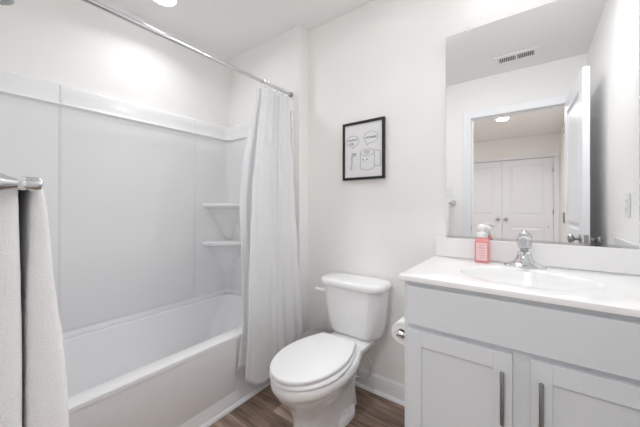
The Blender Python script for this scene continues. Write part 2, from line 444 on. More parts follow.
# raised centre field of the long wall, running through the top band
prof2 = [(0.016, 0.446), (0.022, 0.446), (0.027, 0.451), (0.027, 0.9), (0.027, 1.700), (0.029, 1.708), (0.038, 1.7115), (0.0425, 1.716), (0.0415, 1.7235), (0.0355, 1.728), (0.0335, 1.733), (0.0325, 1.78), (0.0315, 1.825), (0.028, 1.831), (0.020, 1.833), (0.014, 1.80), (0.014, 1.7)]
def inset(p, k): 
    return [(0.016 + (o-0.016)*k, z) for o, z in p]
bm = bmesh.new()
loft(bm, [[(px0+o, y, z) for o, z in inset(prof2, k)] for y, k in ((0.400, 0.15), (0.403, 0.55), (0.410, 0.88), (0.420, 1), (1.185, 1), (1.195, 0.88), (1.202, 0.55), (1.205, 0.15))])
obj('centre_panel', bm, M['surround'], sur, smooth=True, angle=60)
# moulded corner shelves with tapered corbels
def corner_shelf(z):
    cx, cy = px0+0.012, py1-0.012
    def q(r, zz, n=16):
        pts = [(cx, cy, zz)]
        for i in range(n+1):
            a = -i/n*PI/2
            k = 1.0 - 0.16*math.sin(2*(-a))       # flattened front
            pts.append((cx+r*k*math.cos(a), cy+r*k*math.sin(a), zz))
        return pts
    bm = bmesh.new()
    loft(bm, [q(0.235, z), q(0.250, z-0.002), q(0.256, z-0.009), q(0.256, z-0.024), q(0.249, z-0.033), q(0.215, z-0.038), q(0.19, z-0.05), q(0.155, z-0.11), q(0.115, z-0.19), q(0.075, z-0.27), q(0.045, z-0.315)])
    return obj('corner_shelf', bm, M['surround'], sur, smooth=True, angle=60)
corner_shelf(1.175); corner_shelf(0.865)

# ---------------------------------------------------------------- shower curtain rod, curtain, liner
RX, RZ = -1.40, 1.962
rod = thing('curtain_rod', 'long chrome shower curtain rod above the bathtub', 'curtain rod', (RX, 0.77, RZ))
bm = bmesh.new(); cyl(bm, (RX, YF+0.004, RZ), (RX, 0.62, RZ), 0.0125); obj('inner_tube', bm, M['chrome'], rod, smooth=True)
bm = bmesh.new(); cyl(bm, (RX, 0.60, RZ), (RX, YA-0.012, RZ), 0.0105)
obj('outer_tube', bm, M['chrome'], rod, smooth=True)
for y, s in ((YF+0.001, 1), (YA-0.001, -1)):
    bm = bmesh.new(); lathe(bm, (RX, y, RZ), (0, s, 0), [(0, 0.017), (0.008, 0.0175), (0.018, 0.015), (0.022, 0.012)])
    obj('end_cap', bm, M['nickel'], rod, smooth=True)

def lerp(a, b, t): return a+(b-a)*t
def pw(x, pts):
    """piecewise-linear with smoothstep"""
    if x <= pts[0][0]: return pts[0][1]
    for (a, va), (b, vb) in zip(pts[:-1], pts[1:]):
        if x <= b:
            t = (x-a)/(b-a); return lerp(va, vb, t)
    return pts[-1][1]
def curtain_mesh(ztop, zbot, yl, yr, xc, amp, folds, seed, nu=150, nv=60, zhem=0.0, flare=0.0):
    bm = bmesh.new(); rnd = random.Random(seed)
    ph = [rnd.uniform(0, 6.28) for _ in range(6)]
    V = []
    for j in range(nv+1):
        t = j/nv
        row = []
        for i in range(nu+1):
            s = i/nu
            z = lerp(ztop, zbot + zhem*min(1.0, s/0.3)**0.7, t)
            a = pw(z, amp)
            y0, y1 = pw(z, yl), pw(z, yr)
            warp = s + 0.026*math.sin(2*PI*s*2.3+ph[0])*(1 if s < 0.8 else (1-s)/0.2)*min(1, s*5) + 0.010*math.sin(5*z+ph[1])*(1-abs(2*s-1))
            y = lerp(y0, y1, warp)
            amp_s = a*(0.65+0.35*math.sin(ph[2]+7.1*s+1.1*z))
            x = pw(z, xc) + flare*s*s*max(0, 1-z/1.9) + amp_s*math.cos(2*PI*folds*s + 0.35*math.sin(2.2*z+ph[3]) + 0.6*math.sin(ph[4]+5*s))
            nz = noise.noise(Vector((x*6, y*7, z*5+seed)))*0.006*min(1, t*4)
            nz += noise.noise(Vector((s*9, z*11, seed*3.3)))*0.0035*min(1, max(0, (1.1-z)*1.6))
            row.append(bm.verts.new((x+nz, y+nz*0.4, z)))
        V.append(row)
    for j in range(nv):
        for i in range(nu):
            bm.faces.new((V[j][i], V[j][i+1], V[j+1][i+1], V[j+1][i]))
    return bm
CT = RZ-0.032
cur = thing('shower_curtain', 'white fabric shower curtain bunched at the far end of the rod', 'shower curtain', (RX, 1.40, 0.13))
bm = curtain_mesh(CT, 0.148,
    yl=[(0.1, 1.052), (0.4, 1.075), (0.9, 1.108), (1.3, 1.150), (1.7, 1.215), (1.95, 1.262)],
    yr=[(0.1, 1.495), (0.6, 1.497), (1.2, 1.500), (1.8, 1.502), (1.95, 1.505)],
    xc=[(0.1, -1.322), (0.42, -1.327), (0.6, -1.338), (1.0, -1.358), (1.6, -1.385), (1.95, -1.40)],
    amp=[(0.1, 0.006), (0.5, 0.007), (1.2, 0.010), (1.7, 0.013), (1.95, 0.015)], folds=6, seed=3, zhem=-0.09, flare=0.075)
o = obj('panel', bm, M['curtain'], cur, smooth=True, angle=180)
m_ = o.modifiers.new('solid', 'SOLIDIFY'); m_.thickness = 0.0015
for k in range(9):
    y = 1.268 + k*0.0285
    bm = bmesh.new()
    pts = [(RX+0.019*math.cos(a), y + 0.002*math.sin(a), RZ-0.006+0.023*math.sin(a)) for a in [2*PI*i/20 for i in range(20)]]
    rings = []
    for i in range(20):
        a = 2*PI*i/20; c = Vector(pts[i]); u = Vector((math.cos(a), 0, math.sin(a)))
        rings.append([c + u*0.0016*math.cos(b) + Vector((0, 1, 0))*0.0016*math.sin(b) for b in [2*PI*q/8 for q in range(8)]])
    rings.append(rings[0])
    loft(bm, rings, False, False)
    bmesh.ops.remove_doubles(bm, verts=bm.verts, dist=1e-5)
    obj('curtain_ring', bm, M['chrome'], cur, smooth=True, angle=180)
lin = thing('curtain_liner', 'thin white liner showing past the left edge of the shower curtain', 'curtain liner', (RX, 1.40, 0.2))
bm = curtain_mesh(CT-0.004, 0.195,
    yl=[(0.2, 1.026), (0.45, 1.072), (0.8, 1.083), (1.19, 1.081), (1.5, 1.133), (1.8, 1.205), (1.95, 1.235)],
    yr=[(0.1, 1.46), (1.95, 1.47)],
    xc=[(0.2, -1.357), (0.42, -1.361), (0.6, -1.382), (1.0, -1.405), (1.5, -1.425), (1.95, -1.430)],
    amp=[(0.2, 0.003), (0.5, 0.004), (1.0, 0.007), (1.95, 0.005)], folds=6, seed=8)
o = obj('sheet', bm, M['liner'], lin, smooth=True, angle=180)
m_ = o.modifiers.new('solid', 'SOLIDIFY'); m_.thickness = 0.0008

# ---------------------------------------------------------------- shower head
sh = thing('shower_fixture', 'small chrome shower head on an arm above the near end of the tub', 'shower head', (-1.75, YF+0.002, 2.06))
bm = bmesh.new(); lathe(bm, (-1.75, YF+0.001, 2.075), (0, 1, 0), [(0, 0.03), (0.003, 0.029), (0.008, 0.012)]); obj('flange', bm, M['chrome'], sh, smooth=True)
bm = bmesh.new(); tube(bm, catmull([(-1.75, YF+0.004, 2.075), (-1.75, 0.06, 2.078), (-1.75, 0.11, 2.067), (-1.75, 0.145, 2.045)]), 0.009); obj('arm', bm, M['chrome'], sh, smooth=True)
bm = bmesh.new()
lathe(bm, (-1.75, 0.143, 2.047), (0, 0.35, -0.94), [(0, 0.012), (0.012, 0.013), (0.02, 0.018), (0.035, 0.034), (0.042, 0.036), (0.052, 0.036)])
obj('shower_head', bm, M['chrome'], sh, smooth=True)
bm = bmesh.new()
d_ = Vector((0, 0.35, -0.94)).normalized(); c_ = Vector((-1.75, 0.143, 2.047))+d_*0.0525
lathe(bm, c_, d_, [(0, 0.031), (0.0025, 0.031), (0.003, 0.029)])
obj('nozzle_plate', bm, M['nickel'], sh, smooth=True)

# ---------------------------------------------------------------- toilet
TCX = -0.850
TPX = -0.884
toi = thing('toilet', 'white two-piece toilet with closed oval lid between tub and vanity', 'toilet', (TCX, 1.2, 0))
SH = [(0, 0.0), (0.02, 0.27), (0.07, 0.50), (0.15, 0.71), (0.27, 0.885), (0.42, 0.985), (0.52, 1.0), (0.64, 0.975), (0.76, 0.89), (0.86, 0.78), (0.94, 0.68), (1.0, 0.60)]
def egg(yf, yb, hw, z, wb=0.60, n=14, cx=TCX):
    """closed outline: front tip at yf, flat back at yb"""
    sh_ = [(t, w if t < 0.52 else 1.0-(1.0-w)*(1.0-wb)/0.40) for t, w in SH]
    half = catmull([(t, w, 0) for t, w in sh_], 3)
    right = [(cx+hw*p.y, yf+(yb-yf)*p.x, z) for p in half]
    left = [(cx-hw*p.y, yf+(yb-yf)*p.x, z) for p in reversed(half[1:])]
    return right + left
bm = bmesh.new()
def pe(yf, yb, hw, z, wb, k): return egg(yf, yb, hw, z, wb, cx=TCX+(TPX-TCX)*k)
loft(bm, [pe(0.985, 1.42, 0.086, 0.0, 0.9, 1), pe(0.983, 1.42, 0.086, 0.02, 0.9, 1), pe(0.990, 1.41, 0.080, 0.05, 0.9, 1), pe(0.998, 1.40, 0.077, 0.12, 0.9, 1),
          pe(0.985, 1.40, 0.083, 0.17, 0.9, 0.95), pe(0.955, 1.40, 0.102, 0.22, 0.85, 0.8), pe(0.918, 1.39, 0.130, 0.265, 0.78, 0.55), pe(0.880, 1.385, 0.158, 0.305, 0.72, 0.3),
          pe(0.862, 1.38, 0.170, 0.335, 0.68, 0.1), pe(0.854, 1.375, 0.176, 0.350, 0.66, 0), pe(0.854, 1.375, 0.176, 0.374, 0.66, 0), pe(0.861, 1.372, 0.171, 0.384, 0.66, 0), pe(0.89, 1.36, 0.15, 0.388, 0.66, 0)])
# rear deck under the tank and trapway block behind the pedestal
def dk(hw, y0, y1, z, k): 
    c = TCX+(TPX-TCX)*k; return rrect(c-hw, c+hw, y0, y1, z, 0.045)
loft(bm, [dk(0.070, 1.25, 1.49, 0.0, 1), dk(0.062, 1.25, 1.48, 0.12, 1), dk(0.068, 1.22, 1.50, 0.22, 0.8), dk(0.098, 1.20, 1.56, 0.31, 0.4), dk(0.120, 1.22, 1.59, 0.35, 0.1), dk(0.124, 1.24, 1.595, 0.376, 0), dk(0.118, 1.25, 1.59, 0.384, 0)])
# flared foot
def ft(hw, y0, y1, z): return rrect(TPX-hw, TPX+hw, y0, y1, z, hw-0.003, 10)
loft(bm, [ft(0.108, 1.195, 1.445, 0.0), ft(0.108, 1.195, 1.445, 0.022), ft(0.102, 1.201, 1.439, 0.031), ft(0.078, 1.225, 1.42, 0.038)])
obj('bowl', bm, M['porcelain'], toi, smooth=True, angle=50)
for s in (-1, 1):
    bm = bmesh.new(); lathe(bm, (TPX+s*0.082, 1.315, 0.030), (0, 0, 1), [(0, 0.016), (0.012, 0.016), (0.021, 0.012), (0.025, 0.004)], 20)
    obj('bolt_cap', bm, M['plastic'], toi, smooth=True)
bm = bmesh.new()
loft(bm, [egg(0.856, 1.318, 0.166, 0.390, 0.64), egg(0.850, 1.320, 0.171, 0.393, 0.64), egg(0.850, 1.320, 0.171, 0.403, 0.64), egg(0.856, 1.318, 0.166, 0.407, 0.64)])
obj('seat', bm, M['seat'], toi, smooth=True, angle=60)
bm = bmesh.new()
loft(bm, [egg(0.853, 1.320, 0.160, 0.414, 0.64), egg(0.847, 1.322, 0.164, 0.417, 0.64), egg(0.847, 1.322, 0.164, 0.425, 0.64), egg(0.850, 1.320, 0.162, 0.430, 0.64), egg(0.858, 1.316, 0.156, 0.4325, 0.64), egg(0.92, 1.29, 0.11, 0.435, 0.64)])
obj('seat_lid', bm, M['seat'], toi, smooth=True, angle=60)
for s in (-1, 1):
    bm = bmesh.new(); lathe(bm, (TCX+s*0.075-0.02, 1.335, 0.408), (1, 0, 0), [(0, 0.010), (0.002, 0.013), (0.038, 0.013), (0.04, 0.010)], 20)
    box(bm, TCX+s*0.075-0.016, TCX+s*0.075+0.016, 1.325, 1.345, 0.384, 0.405)
    obj('lid_hinge', bm, M['seat'], toi, smooth=True)
# tank
TKX = -0.857
def tk(hw, yf, yb, z, r=0.05):
    pts = rrect(TKX-hw, TKX+hw, yf, yb, z, r, 10)
    # bow the front
    return [(x, y - (0.018*(1-((x-TKX)/hw)**2) if y < (yf+yb)/2 else 0), zz) for x, y, zz in pts]
bm = bmesh.new()
loft(bm, [tk(0.140, 1.465, 1.585, 0.386, 0.06), tk(0.161, 1.450, 1.592, 0.392, 0.07), tk(0.171, 1.443, 1.598, 0.410, 0.075), tk(0.186, 1.434, 1.603, 0.47, 0.075), tk(0.196, 1.422, 1.606, 0.58, 0.075), tk(0.201, 1.416, 1.608, 0.672, 0.075)])
obj('tank', bm, M['porcelain'], toi, smooth=True, angle=60)
bm = bmesh.new()
loft(bm, [tk(0.205, 1.410, 1.612, 0.673, 0.06), tk(0.212, 1.402, 1.616, 0.677, 0.075), tk(0.214, 1.400, 1.617, 0.690, 0.075), tk(0.213, 1.401, 1.616, 0.703, 0.075), tk(0.208, 1.406, 1.611, 0.7125, 0.075), tk(0.198, 1.415, 1.604, 0.7155, 0.07), tk(0.12, 1.47, 1.56, 0.7165, 0.04)])
obj('tank_lid', bm, M['porcelain'], toi, smooth=True, angle=60)
bm = bmesh.new()
lathe(bm, (TKX-0.160, 1.421, 0.640), (0, -1, 0), [(-0.01, 0.016), (0.010, 0.016), (0.016, 0.013), (0.020, 0.006)], 20)
tube(bm, catmull([(TKX-0.160, 1.404, 0.640), (TKX-0.178, 1.397, 0.642), (TKX-0.197, 1.390, 0.645), (TKX-0.208, 1.385, 0.647)], 4), 0.008, radii=[0.011]*6+[0.0105]*4+[0.0115]*2+[0.007])
obj('flush_lever', bm, M['plastic'], toi, smooth=True)

# water supply hose behind the toilet
sup = thing('water_supply_hose', 'curved grey supply hose rising from the wall beside the toilet', 'hose', (-0.87, 1.6, 0.08))
bm = bmesh.new(); tube(bm, catmull([(-0.875, 1.585, 0.072), (-0.83, 1.578, 0.081), (-0.792, 1.575, 0.122), (-0.777, 1.575, 0.168), (-0.789, 1.575, 0.206), (-0.83, 1.574, 0.238), (-0.88, 1.565, 0.252), (-0.94, 1.55, 0.285), (-0.985, 1.53, 0.335), (-0.99, 1.53, 0.380)], 6), 0.006)
obj('hose', bm, M['hose'], sup, smooth=True, angle=60)
bm = bmesh.new(); lathe(bm, (-0.915, D-0.001, 0.135), (0, -1, 0), [(0, 0.026), (0.004, 0.024), (0.006, 0.008), (0.04, 0.008)], 20)
lathe(bm, (-0.915, 1.588, 0.075), (0, 0, 1), [(-0.03, 0.009), (0.060, 0.009), (0.064, 0.006)], 16)
lathe(bm, (-0.915, 1.585, 0.072), (1, 0, 0), [(0, 0.009), (0.040, 0.009), (0.043, 0.006)], 16)
obj('valve', bm, M['chrome'], sup, smooth=True)

# waste bin behind the toilet
wb = thing('waste_bin', 'small round grey lidded bin in the corner between shower curtain and toilet', 'bin', (-1.112, 1.478, 0))
bm = bmesh.new(); lathe(bm, (-1.112, 1.478, 0.001), (0, 0, 1), [(0, 0.080), (0.004, 0.084), (0.285, 0.096), (0.29, 0.096)], 40)
obj('bucket', bm, M['bin'], wb, smooth=True)
bm = bmesh.new(); lathe(bm, (-1.112, 1.478, 0.2915), (0, 0, 1), [(0, 0.100), (0.004, 0.103), (0.018, 0.103), (0.024, 0.100), (0.030, 0.085), (0.036, 0.05), (0.038, 0.01)], 40)
obj('lid', bm, M['bin'], wb, smooth=True, angle=60)

# ---------------------------------------------------------------- vanity cabinet
VX0, VX1, VF, VB, VT = -0.399, 0.363, 1.095, 1.625, 0.862
van = thing('vanity_cabinet', 'grey painted shaker vanity cabinet with two doors under the sink', 'cabinet', ((VX0+VX1)/2, 1.36, 0))
obj('body', B((VX0, VX0+0.018, VF+0.0, VB, 0.0, VT), (VX1-0.018, VX1, VF, VB, 0, VT), (VX0+0.018, VX1-0.018, VB-0.008, VB, 0.1, VT), (VX0+0.018, VX1-0.018, VF+0.02, VB-0.008, 0.10, 0.118),
    (VX0+0.018, VX1-0.018, VF+0.06, VF+0.075, 0, 0.10),
    (VX0+0.018, VX0+0.05, VF, VF+0.02, 0.10, VT), (VX1-0.05, VX1-0.018, VF, VF+0.02, 0.10, VT), (VX0+0.05, VX1-0.05, VF, VF+0.02, 0.832, VT), (VX0+0.05, VX1-0.05, VF, VF+0.02, 0.67, 0.715),
    (VX0+0.05, VX1-0.05, VF, VF+0.02, 0.10, 0.135), (-0.052, 0.010, VF, VF+0.02, 0.135, 0.67)), M['cabinet'], van, bevel=0.0012, seg=2)
obj('drawer_front', B((-0.381, 0.336, VF-0.020, VF-0.001, 0.701, 0.847)), M['cabinet'], van, bevel=0.0025)
for x0, x1, hx in ((-0.381, -0.047, -0.072), (-0.0005, 0.3335, 0.0245)):
    z0, z1, fw = 0.118, 0.684, 0.052
    dr = obj('cabinet_door', B((x0, x0+fw, VF-0.020, VF-0.001, z0, z1), (x1-fw, x1, VF-0.020, VF-0.001, z0, z1), (x0+fw, x1-fw, VF-0.020, VF-0.001, z0, z0+fw), (x0+fw, x1-fw, VF-0.020, VF-0.001, z1-fw-0.006, z1),
        (x0+fw-0.002, x1-fw+0.002, VF-0.010, VF-0.003, z0+fw-0.002, z1-fw-0.004)), M['cabinet'], van, bevel=0.0012, seg=2)
    bm = bmesh.new()
    y = VF-0.020
    lathe(bm, (hx, y-0.030, 0.470), (0, 0, 1), [(0, 0.005), (0.002, 0.0062), (0.163, 0.0062), (0.165, 0.005)], 20)
    for z in (0.492, 0.613): cyl(bm, (hx, y+0.0005, z), (hx, y-0.030, z), 0.0045, 14)
    h = obj('handle', bm, M['nickel'], dr, smooth=True, label='dark nickel bar pull')

# countertop with integral oval basin
cxm, cym, ba, bb = -0.022, 1.328, 0.218, 0.158
KX0, KX1, KY0, KY1, KZ = -0.417, 0.379, 1.070, 1.627, 0.885
ctr = thing('sink_countertop', 'white one-piece countertop with oval sink on the grey vanity', 'countertop', ((KX0+KX1)/2, 1.35, 0.863))
angs = sorted(set([round(2*PI*i/96, 6) for i in range(96)] + [round(math.atan2(y-cym, x-cxm) % (2*PI), 6) for x in (KX0, KX1) for y in (KY0, KY1)]))
def rect_ring(z, ins=0.0):
    out = []
    for a in angs:
        dx, dy = math.cos(a), math.sin(a)
        ts = []
        if dx > 1e-9: ts.append((KX1-ins-cxm)/dx)
        if dx < -1e-9: ts.append((KX0+ins-cxm)/dx)
        if dy > 1e-9: ts.append((KY1-ins-cym)/dy)
        if dy < -1e-9: ts.append((KY0+ins-cym)/dy)
        t = min(ts); out.append((cxm+dx*t, cym+dy*t, z))
    # pull ins corners right
    return out
def ell(k, z):
    out = []
    for a in angs:
        dx, dy = math.cos(a), math.sin(a)
        t = 1/math.sqrt((dx/(ba*k))**2+(dy/(bb*k))**2)
        out.append((cxm+dx*t, cym+dy*t, z))
    return out
bm = bmesh.new()
loft(bm, [ell(1.06, 0.8635), rect_ring(0.8635, 0.003), rect_ring(0.866), rect_ring(KZ-0.004), rect_ring(KZ-0.001, 0.0012), rect_ring(KZ, 0.004),
          ell(1.05, KZ), ell(1.02, KZ-0.001), ell(0.99, KZ-0.005), ell(0.96, KZ-0.014), ell(0.92, KZ-0.034), ell(0.84, KZ-0.070), ell(0.70, KZ-0.100), ell(0.45, KZ-0.120), ell(0.15, KZ-0.126)], False, True)
obj('basin_top', bm, M['marble'], ctr, smooth=True, angle=40)
obj('backsplash', B((KX0, KX1, 1.608, 1.627, KZ, 0.985)), M['marble'], ctr, bevel=0.003)
obj('side_splash', B((0.361, KX1, 1.076, 1.6078, KZ, 0.985)), M['marble'], ctr, bevel=0.003)
bm = bmesh.new(); lathe(bm, (cxm, cym, KZ-0.127), (0, 0, 1), [(0, 0.024), (0.003, 0.024), (0.005, 0.018), (0.004, 0.001)], 24)
obj('drain', bm, M['chrome'], ctr, smooth=True)

# faucet
FX, FY = -0.023, 1.538
fa = thing('faucet', 'chrome centerset faucet with clear knob behind the sink', 'faucet', (FX, FY, KZ))
bm = bmesh.new()
def fb(hw, hd, z, r=0.024): return rrect(FX-hw, FX+hw, FY-hd, FY+hd, z, r, 8)
loft(bm, [fb(0.078, 0.026, KZ), fb(0.079, 0.027, KZ+0.004), fb(0.077, 0.025, KZ+0.010), fb(0.060, 0.023, KZ+0.015), fb(0.042, 0.023, KZ+0.022), fb(0.032, 0.023, KZ+0.034, 0.022), fb(0.027, 0.023, KZ+0.048, 0.022), fb(0.025, 0.022, KZ+0.058, 0.0215), fb(0.018, 0.016, KZ+0.062, 0.015)])
obj('base', bm, M['chrome'], fa, smooth=True, angle=60)
bm = bmesh.new()
tube(bm, catmull([(FX, FY-0.010, KZ+0.040), (FX, FY-0.045, KZ+0.052), (FX, FY-0.080, KZ+0.056), (FX, FY-0.105, KZ+0.046), (FX, FY-0.112, KZ+0.028)], 5), 0.012, n=16, radii=[0.016]*6+[0.0145]*5+[0.0135]*5+[0.0125]*5)
obj('spout', bm, M['chrome'], fa, smooth=True, angle=60)
bm = bmesh.new(); lathe(bm, (FX, FY, KZ+0.060), (0, 0, 1), [(0, 0.024), (0.006, 0.026), (0.010, 0.020), (0.014, 0.012), (0.03, 0.010)], 24)
obj('collar', bm, M['chrome'], fa, smooth=True)
bm = bmesh.new()
n = 32; rings = []
for t, r in ((0.0, 0.015), (0.006, 0.021), (0.022, 0.025), (0.042, 0.0265), (0.054, 0.0245), (0.061, 0.018)):
    rings.append([(FX+r*(1+0.05*math.cos(8*a))*math.cos(a), FY+r*(1+0.05*math.cos(8*a))*math.sin(a), KZ+0.076+t) for a in [2*PI*i/n for i in range(n)]])
loft(bm, rings)
obj('knob', bm, M['acr'], fa, smooth=True, angle=40, label='clear faceted knob')
bm = bmesh.new(); lathe(bm, (FX, FY, KZ+0.1375), (0, 0, 1), [(0, 0.015), (0.004, 0.0165), (0.010, 0.015), (0.016, 0.009), (0.018, 0.002)], 24)
obj('knob_cap', bm, M['chrome'], fa, smooth=True)

# soap bottle
SX, SY = -0.186, 1.548
so = thing('soap_dispenser', 'square pink soap bottle with white foaming pump on the countertop', 'soap bottle', (SX, SY, KZ))
def sb(h, z, r=0.008): return rrect(SX-h, SX+h, SY-h*0.85, SY+h*0.85, z, r, 6)
bm = bmesh.new()
loft(bm, [sb(0.027, KZ), sb(0.030, KZ+0.003), sb(0.030, KZ+0.098), sb(0.029, KZ+0.106), sb(0.024, KZ+0.113), sb(0.016, KZ+0.117, 0.013), sb(0.014, KZ+0.120, 0.0117)])
obj('bottle', bm, M['soap'], so, smooth=True, angle=50)
lb = obj('label', B((SX-0.0225, SX+0.0225, SY-0.0266, SY-0.0257, KZ+0.012, KZ+0.094)), M['label'], so, label='pale pink printed label')
bm = bmesh.new()
for k, (hw, hh) in enumerate(((0.012, 0.001), (0.015, 0.0014), (0.010, 0.001), (0.014, 0.001), (0.012, 0.001), (0.008, 0.001))):
    z = KZ+0.082-k*0.0115
    box(bm, SX-hw, SX+hw, SY-0.0270, SY-0.0265, z-hh, z+hh)
obj('print', bm, M['labeltext'], lb)
bm = bmesh.new(); lathe(bm, (SX, SY, KZ+0.1185), (0, 0, 1), [(0, 0.0215), (0.002, 0.0225), (0.020, 0.0215), (0.024, 0.018), (0.026, 0.013), (0.040, 0.0125)], 28)
obj('collar', bm, M['plastic'], so, smooth=True)
bm = bmesh.new()
loft(bm, [rrect(SX-0.019, SX+0.019, SY-0.016, SY+0.016, KZ+0.156, 0.014), rrect(SX-0.020, SX+0.020, SY-0.017, SY+0.017, KZ+0.166, 0.015), rrect(SX-0.018, SX+0.018, SY-0.015, SY+0.015, KZ+0.176, 0.013), rrect(SX-0.010, SX+0.010, SY-0.009, SY+0.009, KZ+0.180, 0.008)])
tube(bm, catmull([(SX+0.006, SY-0.004, KZ+0.168), (SX+0.016, SY-0.010, KZ+0.171), (SX+0.028, SY-0.017, KZ+0.168), (SX+0.033, SY-0.020, KZ+0.160)], 4), 0.007, n=12)
obj('pump_head', bm, M['plastic'], so, smooth=True, angle=60)

# ---------------------------------------------------------------- mirror
MX0, MX1, MZ0, MZ1 = -0.366, 0.337, 0.990, 2.056
mi = thing('wall_mirror', 'large frameless mirror above the sink backsplash', 'mirror', ((MX0+MX1)/2, D, MZ0))
obj('glass', B((MX0, MX1, D-0.006, D-0.001, MZ0, MZ1)), M['mirror'], mi)
obj('channel', B((MX0, MX1, D-0.010, D-0.0065, 0.986, 0.996)), M['chrome'], mi)
for x in (-0.256, 0.25):
    bm = B((x-0.009, x+0.009, D-0.011, D-0.001, MZ1+0.0005, MZ1+0.014), (x-0.009, x+0.009, D-0.011, D-0.0065, MZ1-0.010, MZ1+0.0005))
    obj('clip', bm, M['plastic'], mi, bevel=0.001)

def lamp(name, loc, power, size, spread, parent, tilt=0.0, tilty=0.0):
    ld = bpy.data.lights.new(name, 'AREA'); ld.shape = 'DISK'; ld.size = size; ld.energy = power; ld.spread = math.radians(spread)
    ld.color = (0.975, 0.985, 1.0)
    lo = bpy.data.objects.new(name, ld); C.objects.link(lo); lo.parent = parent
    p, off = parent, Vector((0, 0, 0))
    while p is not None: off += p.location; p = p.parent
    lo.location = Vector(loc) - off; lo.rotation_euler = (tilt, tilty, 0)
# ---------------------------------------------------------------- vanity light over the mirror (above the frame)
vl = thing('vanity_light', 'bath bar light with frosted shades above the mirror', 'lamp', (-0.02, D, 2.27))
obj('backplate', B((-0.29, 0.25, D-0.024, D-0.001, 2.285, 2.375)), M['chrome'], vl, bevel=0.004)
for x in (-0.18, 0.0, 0.18):
    bm = bmesh.new(); tube(bm, catmull([(x, D-0.024, 2.33), (x, D-0.07, 2.34), (x, D-0.115, 2.335), (x, D-0.12, 2.318)], 4), 0.008)
    a = obj('arm', bm, M['chrome'], vl, smooth=True)
    bm = bmesh.new(); lathe(bm, (x, D-0.12, 2.316), (0, 0, -1), [(0, 0.022), (0.006, 0.030), (0.03, 0.042), (0.06, 0.049), (0.09, 0.052)], 28)
    obj('lamp_shade', bm, M['shade'], a, smooth=True)
    lamp('bulb', (x, D-0.125, 2.316-0.094), P_VAN, 0.09, 160, vl, tilt=math.radians(-55))

# ---------------------------------------------------------------- recessed lights and vent
def can(x, y, m, label, power, r=0.075, spread=160, aim=(0, 0)):
    t = thing('recessed_light', label, 'ceiling light', (x, y, CE))
    bm = bmesh.new(); rings = []
    for dz, rr in ((0.001, r+0.018), (0.006, r+0.016), (0.008, r+0.004), (0.003, r)):
        rings.append([(x+rr*math.cos(2*PI*i/40), y+rr*math.sin(2*PI*i/40), CE-dz) for i in range(40)])
    loft(bm, rings, False, False); obj('trim_ring', bm, M['plastic'], t, smooth=True)
    bm = bmesh.new(); lathe(bm, (x, y, CE-0.001), (0, 0, -1), [(0, r-0.001), (0.0045, r-0.001)], 40)
    obj('lens', bm, m, t)
    lamp('bulb', (x, y, CE-0.012-0.5*r*abs(math.sin(math.radians(aim[0])))-0.9*r*abs(math.sin(math.radians(aim[1])))), power, 2*r-0.01, spread, t, math.radians(aim[0]), math.radians(aim[1]))
can(-1.82, 0.83, M['lens_tub'], 'round recessed ceiling light glowing above the bathtub', P_TUB, r=0.068, spread=160, aim=(0, -15))
can(-0.58, 1.14, M['lens_room_fill'], 'round ceiling fill light added in front of the vanity, above the frame', P_ROOM_FILL, aim=(-30, 0))  # unseen can added to brighten the room, clear of the mirror
can(-0.337, -1.72, M['lens_hall'], 'round recessed ceiling light in the hall, seen in the mirror', P_HALL)
can(-0.22, -0.85, M['lens_hall'], 'round ceiling fill light added just outside the doorway, unseen', P_DOOR_FILL)  # added behind the door header as frontal fill through the doorway
can(-1.5, -1.72, M['lens_hall'], 'round ceiling fill light added further along the hall, unseen', P_HALL)  # unseen can added so the hall gives more fill

ve = thing('ceiling_vent', 'white louvred ceiling vent reflected near the top of the mirror', 'vent', (-0.10, 0.285, CE))
x0, x1, y0, y1 = -0.262, 0.058, 0.198, 0.372
obj('frame', B((x0, x1, y0, y0+0.036, CE-0.010, CE-0.001), (x0, x1, y1-0.036, y1, CE-0.010, CE-0.001), (x0, x0+0.036, y0+0.036, y1-0.036, CE-0.010, CE-0.001), (x1-0.036, x1, y0+0.036, y1-0.036, CE-0.010, CE-0.001), (-0.106, -0.094, y0+0.036, y1-0.036, CE-0.010, CE-0.001)), M['plastic'], ve, bevel=0.0015)
obj('duct', B((x0+0.036, x1-0.036, y0+0.036, y1-0.036, CE-0.002, CE-0.001)), M['ventdark'], ve)
bm = bmesh.new()
for s0, s1 in ((x0+0.036, -0.106), (-0.094, x1-0.036)):
    n = 9
    for i in range(n):
        x = s0 + (i+0.5)*(s1-s0)/n
        v = box(bm, x-0.0018, x+0.0018, y0+0.036, y1-0.036, CE-0.0065, CE-0.002)
obj('louvres', bm, M['plastic'], ve)

# ---------------------------------------------------------------- framed print
PX0, PX1, PZ0, PZ1 = -1.008, -0.712, 1.322, 1.696
pf = thing('framed_print', 'black framed line drawing with two speech bubbles above the toilet', 'picture', ((PX0+PX1)/2, D, PZ0))
fw = 0.016; yb, yf = D-0.002, D-0.022
bm = bmesh.new()
secs = []
for (cx, cz, sx, sz) in ((PX0, PZ0, 1, 1), (PX1, PZ0, -1, 1), (PX1, PZ1, -1, -1), (PX0, PZ1, 1, -1)):
    secs.append([(cx+sx*o, y, cz+sz*o) for o, y in ((0, yb), (0, yf+0.002), (0.002, yf), (fw-0.002, yf), (fw, yf+0.003), (fw, yb))])
secs.append(secs[0]); loft(bm, secs, False, False); bmesh.ops.remove_doubles(bm, verts=bm.verts, dist=1e-5)
obj('frame', bm, M['black'], pf)
pr = obj('print', B((PX0+fw-0.001, PX1-fw+0.001, D-0.014, D-0.004, PZ0+fw-0.001, PZ1-fw+0.001)), M['paper'], pf, label='white paper with a black line drawing')
PW, PH = PX1-PX0, PZ1-PZ0
YI = D-0.0146
